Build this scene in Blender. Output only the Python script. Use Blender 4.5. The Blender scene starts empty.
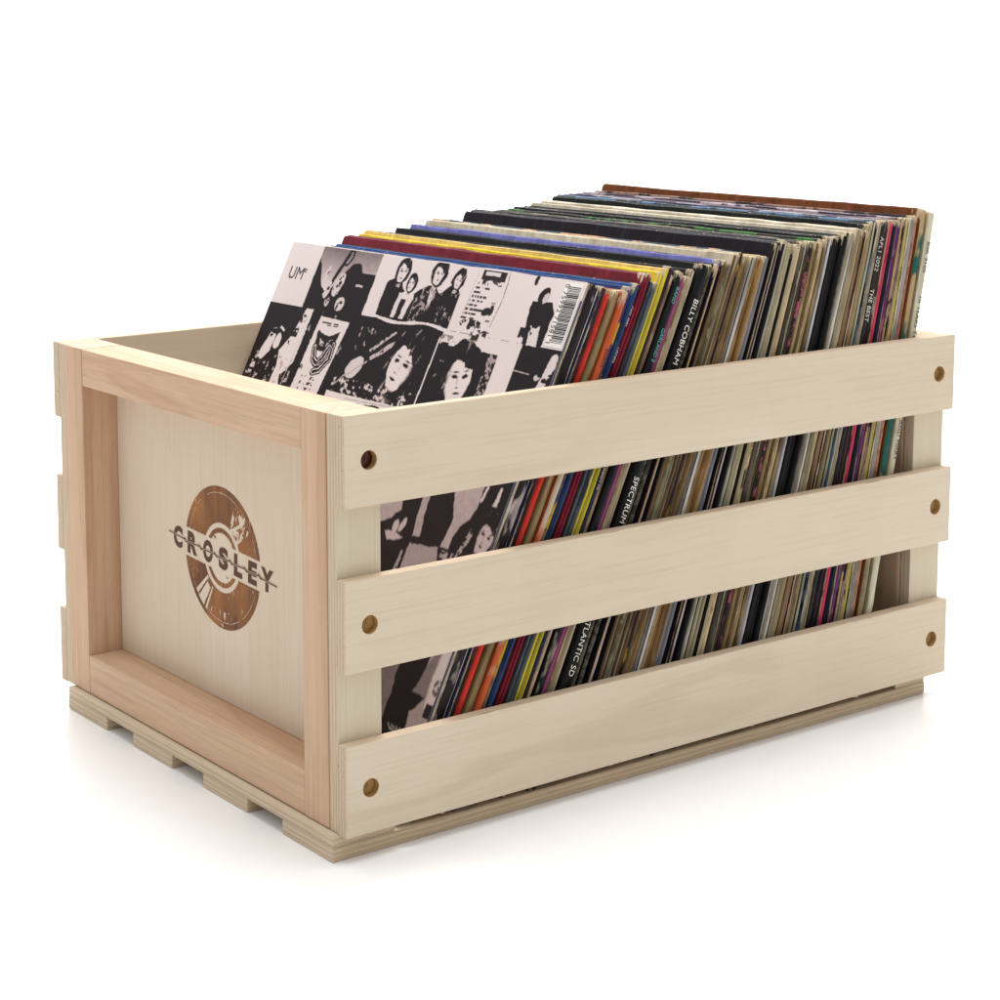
import bpy, bmesh, math, random
import numpy as np
from mathutils import Vector, Matrix, Euler

scene = bpy.context.scene
COL = scene.collection
RNG = random.Random(11)
R = math.radians

def s2l(c):
    return tuple(((v/255)/12.92 if v/255 <= .04045 else ((v/255+.055)/1.055)**2.4) for v in c)

def link(name, mesh, parent=None, mats=()):
    o = bpy.data.objects.new(name, mesh)
    COL.objects.link(o)
    if parent: o.parent = parent
    if mesh is not None:
        for m in mats: mesh.materials.append(m)
    return o

def tag(o, label=None, cat=None, group=None, kind=None):
    if label: o['label'] = label
    if cat: o['category'] = cat
    if group: o['group'] = group
    if kind: o['kind'] = kind
    return o

# ------------------------------------------------------------------ dimensions (metres)
L, W, H = .4968, .345, .2488
T1, T2 = .0080, .0085
YI = T1 + T2
SW, RH, RB = .0250, .0248, .0265
D, DT, ST = .0251, .0299, .0296
ZS = [(.1982, .2489), (.1072, .1586), (.0153, .0669)]
ZB = .0156
BD, BT = .0086, .0153          # board top, cross strip top
BX0, BX1 = -.0040, .4858
BY0, BY1 = .0080, .3275

# ------------------------------------------------------------------ node helpers
class NT:
    def __init__(self, name):
        self.m = bpy.data.materials.new(name); self.m.use_nodes = True
        self.t = self.m.node_tree; self.t.nodes.clear()
        self.out = self.n('ShaderNodeOutputMaterial')
        self.b = self.n('ShaderNodeBsdfPrincipled')
        self.t.links.new(self.b.outputs[0], self.out.inputs[0])
        self.co = self.n('ShaderNodeTexCoord').outputs['Object']
        self.rnd = self.n('ShaderNodeObjectInfo').outputs['Random']
    def n(self, kind, **kw):
        x = self.t.nodes.new(kind)
        for k, v in kw.items(): setattr(x, k, v)
        return x
    def put(self, sock, v):
        if isinstance(v, bpy.types.NodeSocket): self.t.links.new(v, sock)
        elif isinstance(v, (tuple, list)) and len(v) == 3 and sock.type == 'RGBA': sock.default_value = (*v, 1)
        else: sock.default_value = v
    def math(self, op, a, b=0.0, c=None, clamp=False):
        x = self.n('ShaderNodeMath', operation=op, use_clamp=clamp)
        self.put(x.inputs[0], a); self.put(x.inputs[1], b)
        if c is not None: self.put(x.inputs[2], c)
        return x.outputs[0]
    def coords(self, scale=(1, 1, 1), rnd=0.0, src=None):
        mp = self.n('ShaderNodeMapping'); self.put(mp.inputs['Vector'], src or self.co)
        mp.inputs['Scale'].default_value = scale
        if rnd:
            cb = self.n('ShaderNodeCombineXYZ')
            for i in range(3): self.put(cb.inputs[i], self.math('MULTIPLY', self.rnd, rnd*(1+i*.37)))
            self.put(mp.inputs['Location'], cb.outputs[0])
        return mp.outputs[0]
    def noise(self, vec, scale=1., detail=3., rough=.55, dist=0.):
        x = self.n('ShaderNodeTexNoise'); self.put(x.inputs['Vector'], vec)
        x.inputs['Scale'].default_value = scale; x.inputs['Detail'].default_value = detail
        x.inputs['Roughness'].default_value = rough; x.inputs['Distortion'].default_value = dist
        return x.outputs['Fac']
    def remap(self, v, a, b, c=0., d=1., smooth=False):
        x = self.n('ShaderNodeMapRange'); self.put(x.inputs['Value'], v)
        if smooth: x.interpolation_type = 'SMOOTHSTEP'
        x.inputs['From Min'].default_value = a; x.inputs['From Max'].default_value = b
        x.inputs['To Min'].default_value = c; x.inputs['To Max'].default_value = d
        return x.outputs[0]
    def mix(self, f, a, b, mode='MIX'):
        x = self.n('ShaderNodeMix', data_type='RGBA', blend_type=mode)
        self.put(x.inputs[0], f); self.put(x.inputs[6], a); self.put(x.inputs[7], b)
        return x.outputs[2]
    def bump(self, h, strength=.2, dist=.001):
        x = self.n('ShaderNodeBump'); x.inputs['Strength'].default_value = strength
        x.inputs['Distance'].default_value = dist; self.put(x.inputs['Height'], h)
        self.t.links.new(x.outputs[0], self.b.inputs['Normal'])
    def done(self, col, rough=.6, spec=.35):
        self.put(self.b.inputs['Base Color'], col); self.put(self.b.inputs['Roughness'], rough)
        self.b.inputs['Specular IOR Level'].default_value = spec
        return self.m

def grain_scale(axis, along, across):
    s = [across]*3; s[axis] = along
    return tuple(s)

def veneer(name, axis, base, dark, light, fig=1.0):
    """pale plywood face; grain runs along the given local axis"""
    t = NT(name)
    broad = t.noise(t.coords(grain_scale(axis, 2.4, 13), 9.0), 1.0, 2, .45, 1.0)
    fine = t.noise(t.coords(grain_scale(axis, 13, 620), 5.0), 1.0, 4, .6)
    mid = t.noise(t.coords(grain_scale(axis, 7, 90), 3.0), 1.0, 3, .6, .6)
    c = t.mix(t.remap(broad, .36, .7, 0, .55, True), base, light)
    # long darker cathedral lines
    ringsrc = t.math('MULTIPLY', broad, 26.0)
    ring = t.math('SINE', ringsrc)
    where = t.remap(t.noise(t.coords((5, 5, 11), 4.0), 1.0, 1, .5), .48, .66, 0, 1, True)
    c = t.mix(t.math('MULTIPLY', t.math('MULTIPLY', t.remap(ring, .2, 1.0, 0, 1, True), where), .26*fig), c, dark)
    c = t.mix(t.math('MULTIPLY', t.remap(mid, .54, .8), .16*fig), c, dark)
    c = t.mix(t.math('MULTIPLY', t.remap(fine, .5, .75), .30), c, dark)
    # fuzzy light cross figure of poplar
    blot = t.noise(t.coords(grain_scale(axis, 60, 34), 2.0), 1.0, 4, .7)
    c = t.mix(t.math('MULTIPLY', t.remap(blot, .5, .8), .22), c, light)
    blot2 = t.noise(t.coords((9, 9, 9), 6.0), 1.0, 2, .5)
    c = t.mix(t.math('MULTIPLY', t.remap(blot2, .5, .75), .12), c, dark)
    t.bump(t.math('ADD', fine, t.math('MULTIPLY', mid, .6)), .22, .0006)
    return t.done(c, t.remap(fine, .3, .7, .50, .66), .35)

def ply_edge(name, axis, thick, along_axis, layers=3, base=(212, 190, 164), dark=(150, 112, 86)):
    """laminated edge: stripes across the thickness axis"""
    t = NT(name)
    sx = t.n('ShaderNodeSeparateXYZ'); t.put(sx.inputs[0], t.co)
    wob = t.noise(t.coords(grain_scale(along_axis, 14, 60), 4.0), 1.0, 3, .6)
    v = t.math('DIVIDE', sx.outputs[axis], thick)
    v = t.math('ADD', v, t.math('MULTIPLY', t.math('SUBTRACT', wob, .5), .22))
    w = t.math('SINE', t.math('MULTIPLY', v, 2*math.pi*layers))
    lines = t.noise(t.coords(grain_scale(along_axis, 30, 1500), 3.0), 1.0, 4, .65)
    c = t.mix(t.remap(w, -.2, .75, 0, .55, True), s2l(base), s2l(tuple(int(b*.83) for b in base)))
    glue = t.math('SINE', t.math('MULTIPLY', v, 4*math.pi*layers))
    gn = t.noise(t.coords(grain_scale(along_axis, 45, 300), 8.0), 1.0, 3, .6)
    gmask = t.math('MULTIPLY', t.remap(glue, .86, 1.0), t.remap(gn, .42, .68))
    c = t.mix(t.math('MULTIPLY', gmask, .75), c, s2l(dark))
    c = t.mix(t.math('MULTIPLY', t.remap(lines, .5, .75), .5), c, s2l(tuple(int(b*.78) for b in base)))
    # occasional core voids
    void = t.noise(t.coords(grain_scale(along_axis, 28, 420), 17.0), 1.0, 1, .5)
    c = t.mix(t.math('MULTIPLY', t.remap(void, .74, .78), .8), c, s2l((92, 56, 38)))
    t.bump(t.math('ADD', lines, gmask), .35, .0008)
    return t.done(c, .7, .25)

def solid_wood(name, axis, base, dark, light, endgrain=False):
    """pinkish softwood of the end frames"""
    t = NT(name)
    broad = t.noise(t.coords(grain_scale(axis, 3.0, 42), 7.0), 1.0, 3, .5, 1.0)
    streak = t.noise(t.coords(grain_scale(axis, 4.5, 330), 4.0), 1.0, 4, .6, .3)
    fibre = t.noise(t.coords(grain_scale(axis, 40, 1500), 2.0), 1.0, 3, .6)
    c = t.mix(t.remap(broad, .35, .65, 0, 1, True), base, light)
    c = t.mix(t.math('MULTIPLY', t.remap(streak, .45, .75), .34), c, dark)
    c = t.mix(t.math('MULTIPLY', t.remap(fibre, .5, .8), .4), c, dark)
    rs = t.math('SINE', t.math('MULTIPLY', broad, 34.0))
    c = t.mix(t.math('MULTIPLY', t.remap(rs, .3, 1.), .16), c, dark)
    t.bump(t.math('ADD', fibre, streak), .25, .0006)
    return t.done(c, .62, .3)

PALE, PALED, PALEL = s2l((213, 197, 172)), s2l((188, 165, 134)), s2l((219, 206, 185))
PINK, PINKD, PINKL = s2l((203, 167, 136)), s2l((160, 118, 88)), s2l((213, 182, 152))
M_VX = veneer('pale_veneer_lengthwise', 0, PALE, PALED, PALEL)
M_VZ = veneer('pale_veneer_upright', 2, s2l((209, 196, 170)), s2l((182, 166, 136)), s2l((215, 204, 181)), .6)
M_VP = veneer('panel_veneer_upright', 2, s2l((214, 195, 172)), s2l((188, 164, 136)), s2l((219, 203, 183)), .35)
M_VY = veneer('pale_veneer_crosswise', 1, PALE, PALED, PALEL)
M_EY_X = ply_edge('ply_edge_lengthwise', 1, T1, 0)
M_EY_Z = ply_edge('ply_edge_upright', 1, T2, 2)
M_EZ_X = ply_edge('ply_edge_base_lengthwise', 2, BD, 0, 3, (210, 187, 156), (130, 96, 68))
M_EZ_Y = ply_edge('ply_edge_base_crosswise', 2, BD, 1, 3, (218, 196, 168), (150, 108, 80))
M_PZ = solid_wood('pinkish_wood_upright', 2, PINK, PINKD, PINKL)
M_PY = solid_wood('pinkish_wood_crosswise', 1, PINK, PINKD, PINKL)
M_END = solid_wood('pinkish_wood_end_grain', 2, s2l((196, 172, 146)), s2l((164, 136, 108)), s2l((204, 184, 160)))

# ------------------------------------------------------------------ boxes
def box_bm(lo, hi, bevel=.0007, segs=2, cuts=0):
    bm = bmesh.new()
    bmesh.ops.create_cube(bm, size=1.0)
    c = [(a+b)/2 for a, b in zip(lo, hi)]; s = [b-a for a, b in zip(lo, hi)]
    for v in bm.verts: v.co = Vector((v.co.x*s[0], v.co.y*s[1], v.co.z*s[2]))
    if bevel: bmesh.ops.bevel(bm, geom=list(bm.edges), offset=bevel, segments=segs, profile=.6, affect='EDGES')
    return bm, Vector(c)

def assign(bm, rule):
    bm.normal_update()
    for f in bm.faces: f.material_index = rule(f.normal)

def add_box(name, lo, hi, mats, rule, parent, bevel=.0007, tweak=None):
    bm, c = box_bm(lo, hi, bevel)
    assign(bm, rule)
    if tweak: tweak(bm)
    me = bpy.data.meshes.new(name); bm.to_mesh(me); bm.free()
    o = link(name, me, parent, mats)
    o.location = c - (parent.location if parent else Vector())
    return o

axis_rule = lambda a: (lambda n: 0 if abs(n[a]) > .8 else 1)

# ------------------------------------------------------------------ floor
def make_floor():
    t = NT('white_sweep_floor')
    n = t.noise(t.coords((30, 30, 30)), 1.0, 3, .6)
    m = t.done(t.mix(t.remap(n, .3, .7), (.915, .915, .915), (.93, .93, .93)), t.remap(n, .3, .7, .20, .27), .32)
    # seamless studio sweep: flat table that curves up into a wall behind the crate
    ax = Vector((.56840, .81212, 0)).normalized(); sd = Vector((ax.y, -ax.x, 0))
    prof = [(-4.0, 0.0), (2.6, 0.0)]
    for k in range(1, 25):
        a = R(k*90/24); prof.append((2.6+1.2*math.sin(a), 1.2*(1-math.cos(a))))
    prof.append((3.8, 5.0))
    bm = bmesh.new(); rows_ = []
    for d, z in prof:
        rows_.append([bm.verts.new(ax*d+sd*w+Vector((0, 0, z))) for w in (-5.0, 5.0)])
    for p, q in zip(rows_, rows_[1:]): bm.faces.new((p[0], p[1], q[1], q[0]))
    bmesh.ops.recalc_face_normals(bm, faces=bm.faces)
    me = bpy.data.meshes.new('floor'); bm.to_mesh(me); bm.free()
    for p in me.polygons: p.use_smooth = True
    tag(link('floor', me, None, [m]), kind='structure')
make_floor()

# ------------------------------------------------------------------ crate
crate = link('wooden_crate', None)
crate.location = (L/2, W/2, 0)
tag(crate, 'slatted pale plywood crate with a burned record emblem, filled with leaning vinyl records', 'crate')

def cyl_cut(me, holes, y0, y1, rad):
    """real round holes through a slat by boolean, evaluated without operators"""
    bm = bmesh.new()
    for x, z in holes:
        m = Matrix.Translation((x, (y0+y1)/2, z)) @ Matrix.Rotation(R(90), 4, 'X')
        bmesh.ops.create_cone(bm, cap_ends=True, segments=36, radius1=rad, radius2=rad, depth=abs(y1-y0), matrix=m)
    cm = bpy.data.meshes.new('cut'); bm.to_mesh(cm); bm.free()
    for p in cm.polygons: p.material_index = 1
    a = bpy.data.objects.new('tmp_a', me); b = bpy.data.objects.new('tmp_b', cm)
    for _ in range(2): cm.materials.append(me.materials[1])
    COL.objects.link(a); COL.objects.link(b)
    md = a.modifiers.new('cut', 'BOOLEAN'); md.object = b; md.operation = 'DIFFERENCE'; md.solver = 'EXACT'
    bpy.context.view_layer.update()
    dg = bpy.context.evaluated_depsgraph_get()
    out = bpy.data.meshes.new_from_object(a.evaluated_get(dg))
    bpy.data.objects.remove(a); bpy.data.objects.remove(b)
    return out

t = NT('hole_wood')
hn = t.noise(t.coords((90, 500, 90), 3.), 1., 3, .6)
M_HOLE = t.done(t.mix(hn, s2l((204, 166, 108)), s2l((140, 104, 60))), .8, .2)
t = NT('bronze_screw'); M_SCREW = t.done(s2l((86, 48, 36)), .35, .5); t.b.inputs['Metallic'].default_value = .7

HX = (.0164, L-.0155)
for side in (0, 1):
    for (z0, z1) in ZS:
        y0, y1 = (0, T1) if side == 0 else (W-T1, W)
        bm, c = box_bm((0, y0, z0), (L, y1, z1), .0009, 3)
        assign(bm, axis_rule(1))
        # hand-sanded rounder corners: a small random settling of the outline
        for v in bm.verts:
            v.co.z += RNG.uniform(-.00012, .00012); v.co.x += RNG.uniform(-.0001, .0001)
        me = bpy.data.meshes.new('slat'); bm.to_mesh(me); bm.free()
        for m in (M_VX, M_EY_X): me.materials.append(m)
        hz = .0000
        holes = [(HX[0]-c.x, hz), (HX[1]-c.x, hz)]
        out = cyl_cut(me, holes, -T1, T1, .0053)
        out.name = 'side_slat'
        # give hole walls their own wood
        out.materials.append(M_HOLE)
        for p in out.polygons:
            cc = p.center
            for hx, hh in holes:
                if (cc.x-hx)**2+(cc.z-hh)**2 < .0056**2 and abs(p.normal.y) < .5: p.material_index = 2
        o = bpy.data.objects.new('side_slat', out); COL.objects.link(o); o.parent = crate
        o.location = c - crate.location
        for hx, hh in holes:
            bm = bmesh.new()
            sgn = 1 if side == 0 else -1
            bmesh.ops.create_cone(bm, cap_ends=True, segments=20, radius1=.0052, radius2=.0052, depth=.0016,
                                  matrix=Matrix.Translation((0, sgn*(T1/2-.0030), 0)) @ Matrix.Rotation(R(90), 4, 'X'))
            for a in (0, 90):     # cross recess ridge
                bmesh.ops.create_cube(bm, size=1, matrix=Matrix.Translation((0, sgn*(T1/2-.0040), 0)) @ Matrix.Rotation(R(a+20), 4, 'Y') @ Matrix.Diagonal((.0034, .0006, .0007, 1)))
            sm = bpy.data.meshes.new('screw'); bm.to_mesh(sm); bm.free()
            s = link('screw' if hx < 0 else 'hole_plug', sm, o, [M_SCREW if hx < 0 and side == 0 and z1 > .2 else M_HOLE]); s.location = (hx, 0, hh)

for side in (0, 1):
    for end in (0, 1):
        y0, y1 = (T1+.0001, YI) if side == 0 else (W-YI, W-T1-.0001)
        x0, x1 = (.0003, ST) if end == 0 else (L-ST, L-.0003)
        add_box('corner_strip', (x0, y0, ZB), (x1, y1, H-.0002), [M_VZ, M_EY_Z], axis_rule(1), crate, .0005)

def frame_end(end):
    def X(a, b): return (a, b) if end == 0 else (L-b, L-a)
    pr = lambda n: 1 if abs(n.z) > .8 else 0
    for (y0, y1) in ((YI+.0006, YI+SW), (W-YI-SW, W-YI-.0006)):
        x0, x1 = X(0, DT)
        add_box('frame_stile', (x0, y0, ZB+.0003), (x1, y1, H-.0003), [M_PZ, M_END], pr, crate, .0008)
    ya, yb = YI+SW+.0002, W-YI-SW-.0002
    x0, x1 = X(.0002, DT)
    add_box('frame_rail', (x0, ya, H-RH), (x1, yb, H-.0005), [M_PY, M_PY], pr, crate, .0008)
    add_box('frame_rail', (x0, ya, ZB+.0005), (x1, yb, ZB+RB), [M_PY, M_PY], pr, crate, .0008)
    x0, x1 = X(D, DT-.0002)
    return add_box('end_panel', (x0, ya+.0002, ZB+RB+.0002), (x1, yb-.0002, H-RH-.0002), [M_VP, M_EY_Z], axis_rule(0), crate, .0003)
panel = frame_end(0)
frame_end(1)

for (y0, y1) in ((BY0, .0592), (.0970, .1480), (.1860, .2365), (.2720, BY1)):
    add_box('base_board', (BX0, y0, .0002), (BX1, y1, BD), [M_VX, M_EZ_X], axis_rule(2), crate, .0009)
    # front ends show the crosswise laminations
for (x0, x1) in ((BX0+.0003, .0385), (L-.0405, BX1-.0003)):
    add_box('base_strip', (x0, BY0+.0003, BD+.0001), (x1, BY1-.0003, BT), [M_VY, M_EZ_Y], axis_rule(2), crate, .0006)
for o in [c for c in crate.children if c.name.startswith('base_board')]:
    o.data.materials.append(M_EZ_Y)
    for p in o.data.polygons:
        if abs(p.normal.x) > .7: p.material_index = 2

# ------------------------------------------------------------------ raster helper (numpy fields in surface units)
class Lattice:
    def __init__(self, seed): self.r = np.random.RandomState(seed)
    def value(self, x, y, sx, sy=None):
        sy = sy or sx
        g = self.r.rand(70, 70)
        fx = (x*sx) % 68; fy = (y*sy) % 68
        ix = fx.astype(int); iy = fy.astype(int); tx = fx-ix; ty = fy-iy
        tx = tx*tx*(3-2*tx); ty = ty*ty*(3-2*ty)
        a = g[iy, ix]*(1-tx)+g[iy, ix+1]*tx; b = g[iy+1, ix]*(1-tx)+g[iy+1, ix+1]*tx
        return a*(1-ty)+b*ty
    def fbm(self, x, y, s, sy=None, o=4):
        v = 0; a = .5; k = 1; tot = 0
        for i in range(o):
            v = v+a*self.value(x, y, s*k, (sy or s)*k); tot += a; a *= .55; k *= 2.03
        return v/tot

def poly(x, y, pts):
    inside = np.zeros(x.shape, bool); n = len(pts)
    for i in range(n):
        x0, y0 = pts[i]; x1, y1 = pts[(i+1) % n]
        if y0 == y1: continue
        c = ((y0 > y) != (y1 > y)) & (x < (x1-x0)*(y-y0)/(y1-y0)+x0)
        inside ^= c
    return inside
def ell(x, y, cx, cy, rx, ry, a=0):
    c, s = math.cos(R(a)), math.sin(R(a)); dx = x-cx; dy = y-cy
    return ((dx*c+dy*s)/rx)**2+((-dx*s+dy*c)/ry)**2 < 1
def stroke(x, y, pts, w):
    m = np.zeros(x.shape, bool)
    for (x0, y0), (x1, y1) in zip(pts, pts[1:]):
        dx, dy = x1-x0, y1-y0; l = dx*dx+dy*dy+1e-12
        t = np.clip(((x-x0)*dx+(y-y0)*dy)/l, 0, 1)
        m |= (x-x0-t*dx)**2+(y-y0-t*dy)**2 < (w/2)**2
    return m

# ------------------------------------------------------------------ burned emblem on the end panel
def text_mesh(name, body, size, offset=0., spacing=1.0, ext=0.0, align='LEFT'):
    cu = bpy.data.curves.new(name, 'FONT'); cu.body = body; cu.size = size; cu.offset = offset
    cu.space_character = spacing; cu.extrude = ext; cu.align_x = align; cu.resolution_u = 4
    o = bpy.data.objects.new('tmp_text', cu); COL.objects.link(o)
    bpy.context.view_layer.update()
    me = bpy.data.meshes.new_from_object(o.evaluated_get(bpy.context.evaluated_depsgraph_get()))
    bpy.data.objects.remove(o); me.name = name
    return me

def emblem():
    EC = (.1700, .1328)
    cell = .00022; n = int(.094/cell)
    ii = (np.arange(n)+.5)*cell-.047
    gx, gy = np.meshgrid(ii, ii)            # gx: to the viewer's right (-y), gy: up
    lt = Lattice(5)
    wx = gx+(lt.fbm(gx+1, gy+1, 900)-.5)*.0005; wy = gy+(lt.fbm(gx+1, gy+1, 900)-.5)*.0005
    r = np.hypot(wx, wy); ang = np.degrees(np.arctan2(wy, wx))
    m = (r < .0446) & ~((r > .0186) & (r < .0218)) & ~(r < .0156)
    # small texture left in the label
    m |= (r < .0156) & (lt.fbm(gx+1, gy+1, 260) > .70)
    # thin groove near the rim, broken by the grain
    m &= ~((np.abs(r-.0405) < .00022) & (lt.fbm(gx+1, gy+1, 140) > .42))
    # text band
    a = R(-3.0)
    ty = -math.sin(a)*wx+math.cos(a)*wy
    m &= ~(np.abs(ty) < .0092)
    # white wedge of the design left unburned, lower left
    A = ang % 360
    m &= ~((A > 219) & (A < 223.5) & (r > .0225) & (r < .0412))
    m &= ~((A > 225.5) & (A < 236.5) & (r > .026) & (r < .0416))
    m &= ~((A > 239) & (A < 242) & (r > .0235) & (r < .0416))
    # worn patch, upper right
    sc = lt.fbm(gx*.8-gy*.3+1, gy*.8+gx*.3+1, 620, 300)
    patch = (A > 33) & (A < 66) & (r > .021) & (r < .0385)
    m &= ~(patch & (sc > .50))
    m &= ~(stroke(wx, wy, [(.0125, .0195), (.0225, .0245), (.0265, .0290)], .0022) & (r > .0215))
    # wear at the bottom rim
    m &= ~((A > 248) & (A < 285) & (r > .034) & (lt.fbm(gx+1, gy*.3+1, 600, 300) > .72))
    m &= ~(lt.fbm(gx+1, gy*.4+1, 700, 420, 3) > .80)
    idx = np.argwhere(m)
    vid = {}; verts = []; faces = []
    dx = Matrix
    def vert(i, j):
        k = (i, j)
        if k not in vid:
            vid[k] = len(verts); verts.append((0, -(j*cell-.047), i*cell-.047))
        return vid[k]
    # run-length quads per row keep the mesh light
    for i in range(n):
        row = m[i]; j = 0
        while j < n:
            if row[j]:
                k = j
                while k < n and row[k]: k += 1
                faces.append((vert(i, j), vert(i+1, j), vert(i+1, k), vert(i, k))); j = k
            else: j += 1
    me = bpy.data.meshes.new('emblem'); me.from_pydata(verts, [], faces)
    t = NT('burned_wood')
    g1 = t.noise(t.coords((1, 330, 14)), 1., 4, .6); g2 = t.noise(t.coords((1, 60, 9)), 1., 3, .5, .8)
    c = t.mix(t.remap(g1, .35, .7), s2l((140, 90, 46)), s2l((92, 56, 30)))
    c = t.mix(t.remap(g2, .4, .68), c, s2l((92, 54, 30)))
    g3 = t.noise(t.coords((1, 26, 14)), 1., 3, .6)
    c = t.mix(t.remap(g3, .42, .68, 0, .75), c, s2l((170, 110, 56)))
    mb = t.done(c, .6, .25)
    o = link('emblem', me, panel, [mb])
    px = D-.00012
    o.location = Vector((px, *EC)) - crate.location - panel.location
    o['label'] = 'round brown burned record emblem'
    # lettering
    t = NT('burned_letters')
    ML = t.done(s2l((88, 52, 34)), .6, .25)
    
    rot = Matrix(((0, 0, -1, 0), (-1, 0, 0, 0), (0, 1, 0, 0), (0, 0, 0, 1)))   # text plane -> panel plane
    tilt = Matrix.Rotation(a, 4, 'Z')
    centres = [('C', .2240), ('R', .2060), ('O', .1868), ('S', .1683), ('L', .1510), ('E', .1345), ('Y', .1182)]
    bm = bmesh.new()
    for ch, yc in centres:
        tm = text_mesh('ch', ch, 1.0, .052)
        co = np.array([v.co[:] for v in tm.vertices])
        lo, hi = co.min(0), co.max(0)
        hgt = .0142; wid = {'L': .0096, 'E': .0098, 'Y': .0136, 'R': .0118, 'O': .0118, 'C': .0112, 'S': .0110}[ch]
        for v in tm.vertices:
            v.co.x = ((v.co.x-lo[0])/(hi[0]-lo[0])-.5)*wid+(EC[0]-yc)
            v.co.y = ((v.co.y-lo[1])/(hi[1]-lo[1])-.5)*hgt
            v.co.z = 0
        tm.transform(rot @ tilt); bm.from_mesh(tm)
    me = bpy.data.meshes.new('emblem_lettering'); bm.to_mesh(me); bm.free()
    o2 = link('emblem_lettering', me, panel, [ML]); o2.location = Vector((px-.00008, *EC)) - crate.location - panel.location
    o2['label'] = 'dark burned capitals across the round emblem'
    # zigzag line through the word
    xs = [EC[0]-c[1] for c in centres]
    path = [(-.0655, .0010)]
    for p, q in zip(xs, xs[1:]):
        mid = (p+q)/2
        path += [(mid+.0004, .0004), (mid-.0013, .0014), (mid+.0022, -.0010), (mid+.0004, -.0004)]
    path += [(.0628, -.0010)]
    def ribbon(width, off, mats):
        bm = bmesh.new()
        for (x0, y0), (x1, y1) in zip(path, path[1:]):
            d = Vector((x1-x0, y1-y0)); d.normalize(); nrm = Vector((-d.y, d.x))*width/2; e = d*width*.3
            vs = [bm.verts.new((x0+nrm.x-e.x, y0+nrm.y-e.y, 0)), bm.verts.new((x0-nrm.x-e.x, y0-nrm.y-e.y, 0)),
                  bm.verts.new((x1-nrm.x+e.x, y1-nrm.y+e.y, 0)), bm.verts.new((x1+nrm.x+e.x, y1+nrm.y+e.y, 0))]
            off += 4e-6
            for v in vs: v.co.z = off
            bm.faces.new(vs)
        me = bpy.data.meshes.new('lightning_line'); bm.to_mesh(me); bm.free(); me.transform(rot @ tilt)
        o = link('lightning_line', me, panel, mats); o.location = Vector((px, *EC)) - crate.location - panel.location
    ribbon(.0013, .00012, [M_VP]); ribbon(.0007, .00028, [ML])
emblem()

# ------------------------------------------------------------------ record sleeves
RW, RL, Y0 = .3180, .3220, .0133
LEAN = [(.14, 26), (.167, 25.6), (.24, 24.4), (.26, 22.3), (.29, 20.6), (.31, 19.3), (.325, 18), (.35, 16.8), (.38, 16.2), (.40, 15.2), (.42, 13.2), (.445, 11.6), (.475, 10.6)]
PXX = [(549, .1515), (568, .1673), (604, .1952), (621, .2086), (644, .2270), (659, .2392), (681, .2574), (716, .2869), (733, .3015), (742, .3093),
       (758, .3234), (783, .3457), (802, .3630), (818, .3777), (826, .3852), (848, .4060), (855, .4126), (866, .4232), (875, .4320), (889, .4457), (894, .4506), (899, .4556), (904, .4605), (911, .4676)]
def interp(tab, x):
    return float(np.interp(x, [a for a, b in tab], [b for a, b in tab]))

_mc = {}
def paper_mat(key, a, b=None, scale=40, thr=.55, wear=.35, stretch=1., soft=.06, rough=.45, spine=False):
    """printed card: two inks in patches, rubbed pale at its ends and edges"""
    k = (key, spine)
    if k in _mc: return _mc[k]
    t = NT('card_%s' % key + ('_spine' if spine else ''))
    b = b or tuple(int(v*.8) for v in a)
    A, B = s2l(a), s2l(b)
    n1 = t.noise(t.coords((scale, scale, scale/stretch), 5. if not spine else 9.), 1., 3, .6)
    c = t.mix(t.remap(n1, thr-soft, thr+soft), A, B)
    n2 = t.noise(t.coords((240, 240, 60), 3.), 1., 4, .65)
    dk = tuple(v*.45 for v in A); lg = tuple(min(.8, v*1.5+.02) for v in A)
    c = t.mix(t.math('MULTIPLY', t.remap(n2, .5, .75), .6), c, dk)
    n4 = t.noise(t.coords((160, 160, 34), 6.), 1., 3, .65)
    c = t.mix(t.math('MULTIPLY', t.remap(n4, .54, .72), .5), c, lg)
    n5 = t.noise(t.coords((300, 300, 16), 11.), 1., 3, .6)
    c = t.mix(t.math('MULTIPLY', t.remap(n5, .55, .72), .4), c, dk)
    sx = t.n('ShaderNodeSeparateXYZ'); t.put(sx.inputs[0], t.co)
    z = sx.outputs[2]
    endm = t.math('MAXIMUM', t.remap(z, RL-.009, RL, 0, .30), t.remap(z, .012, .0, 0, .28))
    if not spine:
        y = sx.outputs[1]
        endm = t.math('MULTIPLY', t.math('MAXIMUM', t.remap(z, RL-.0010, RL-.0001, 0, .13), t.math('MULTIPLY', t.remap(y, .012, .0, 0, .42), t.remap(z, RL-.012, RL-.001))), 1.0)
    n3 = t.noise(t.coords((420, 260, 110), 8.), 1., 5, .7)
    wv = t.math('ADD', n3, t.math('ADD', endm, (wear-.5)*.30))
    worn = s2l((206, 188, 156))
    c = t.mix(t.math('MULTIPLY', t.remap(wv, .66, .74), .85), c, worn)
    t.bump(n2, .25, .0005)
    c = t.mix(1.0, c, t.mix(t.rnd, (.80, .79, .77), (1., 1., 1.)), 'MULTIPLY')
    _mc[k] = t.done(c, rough, .16)
    return _mc[k]

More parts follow.
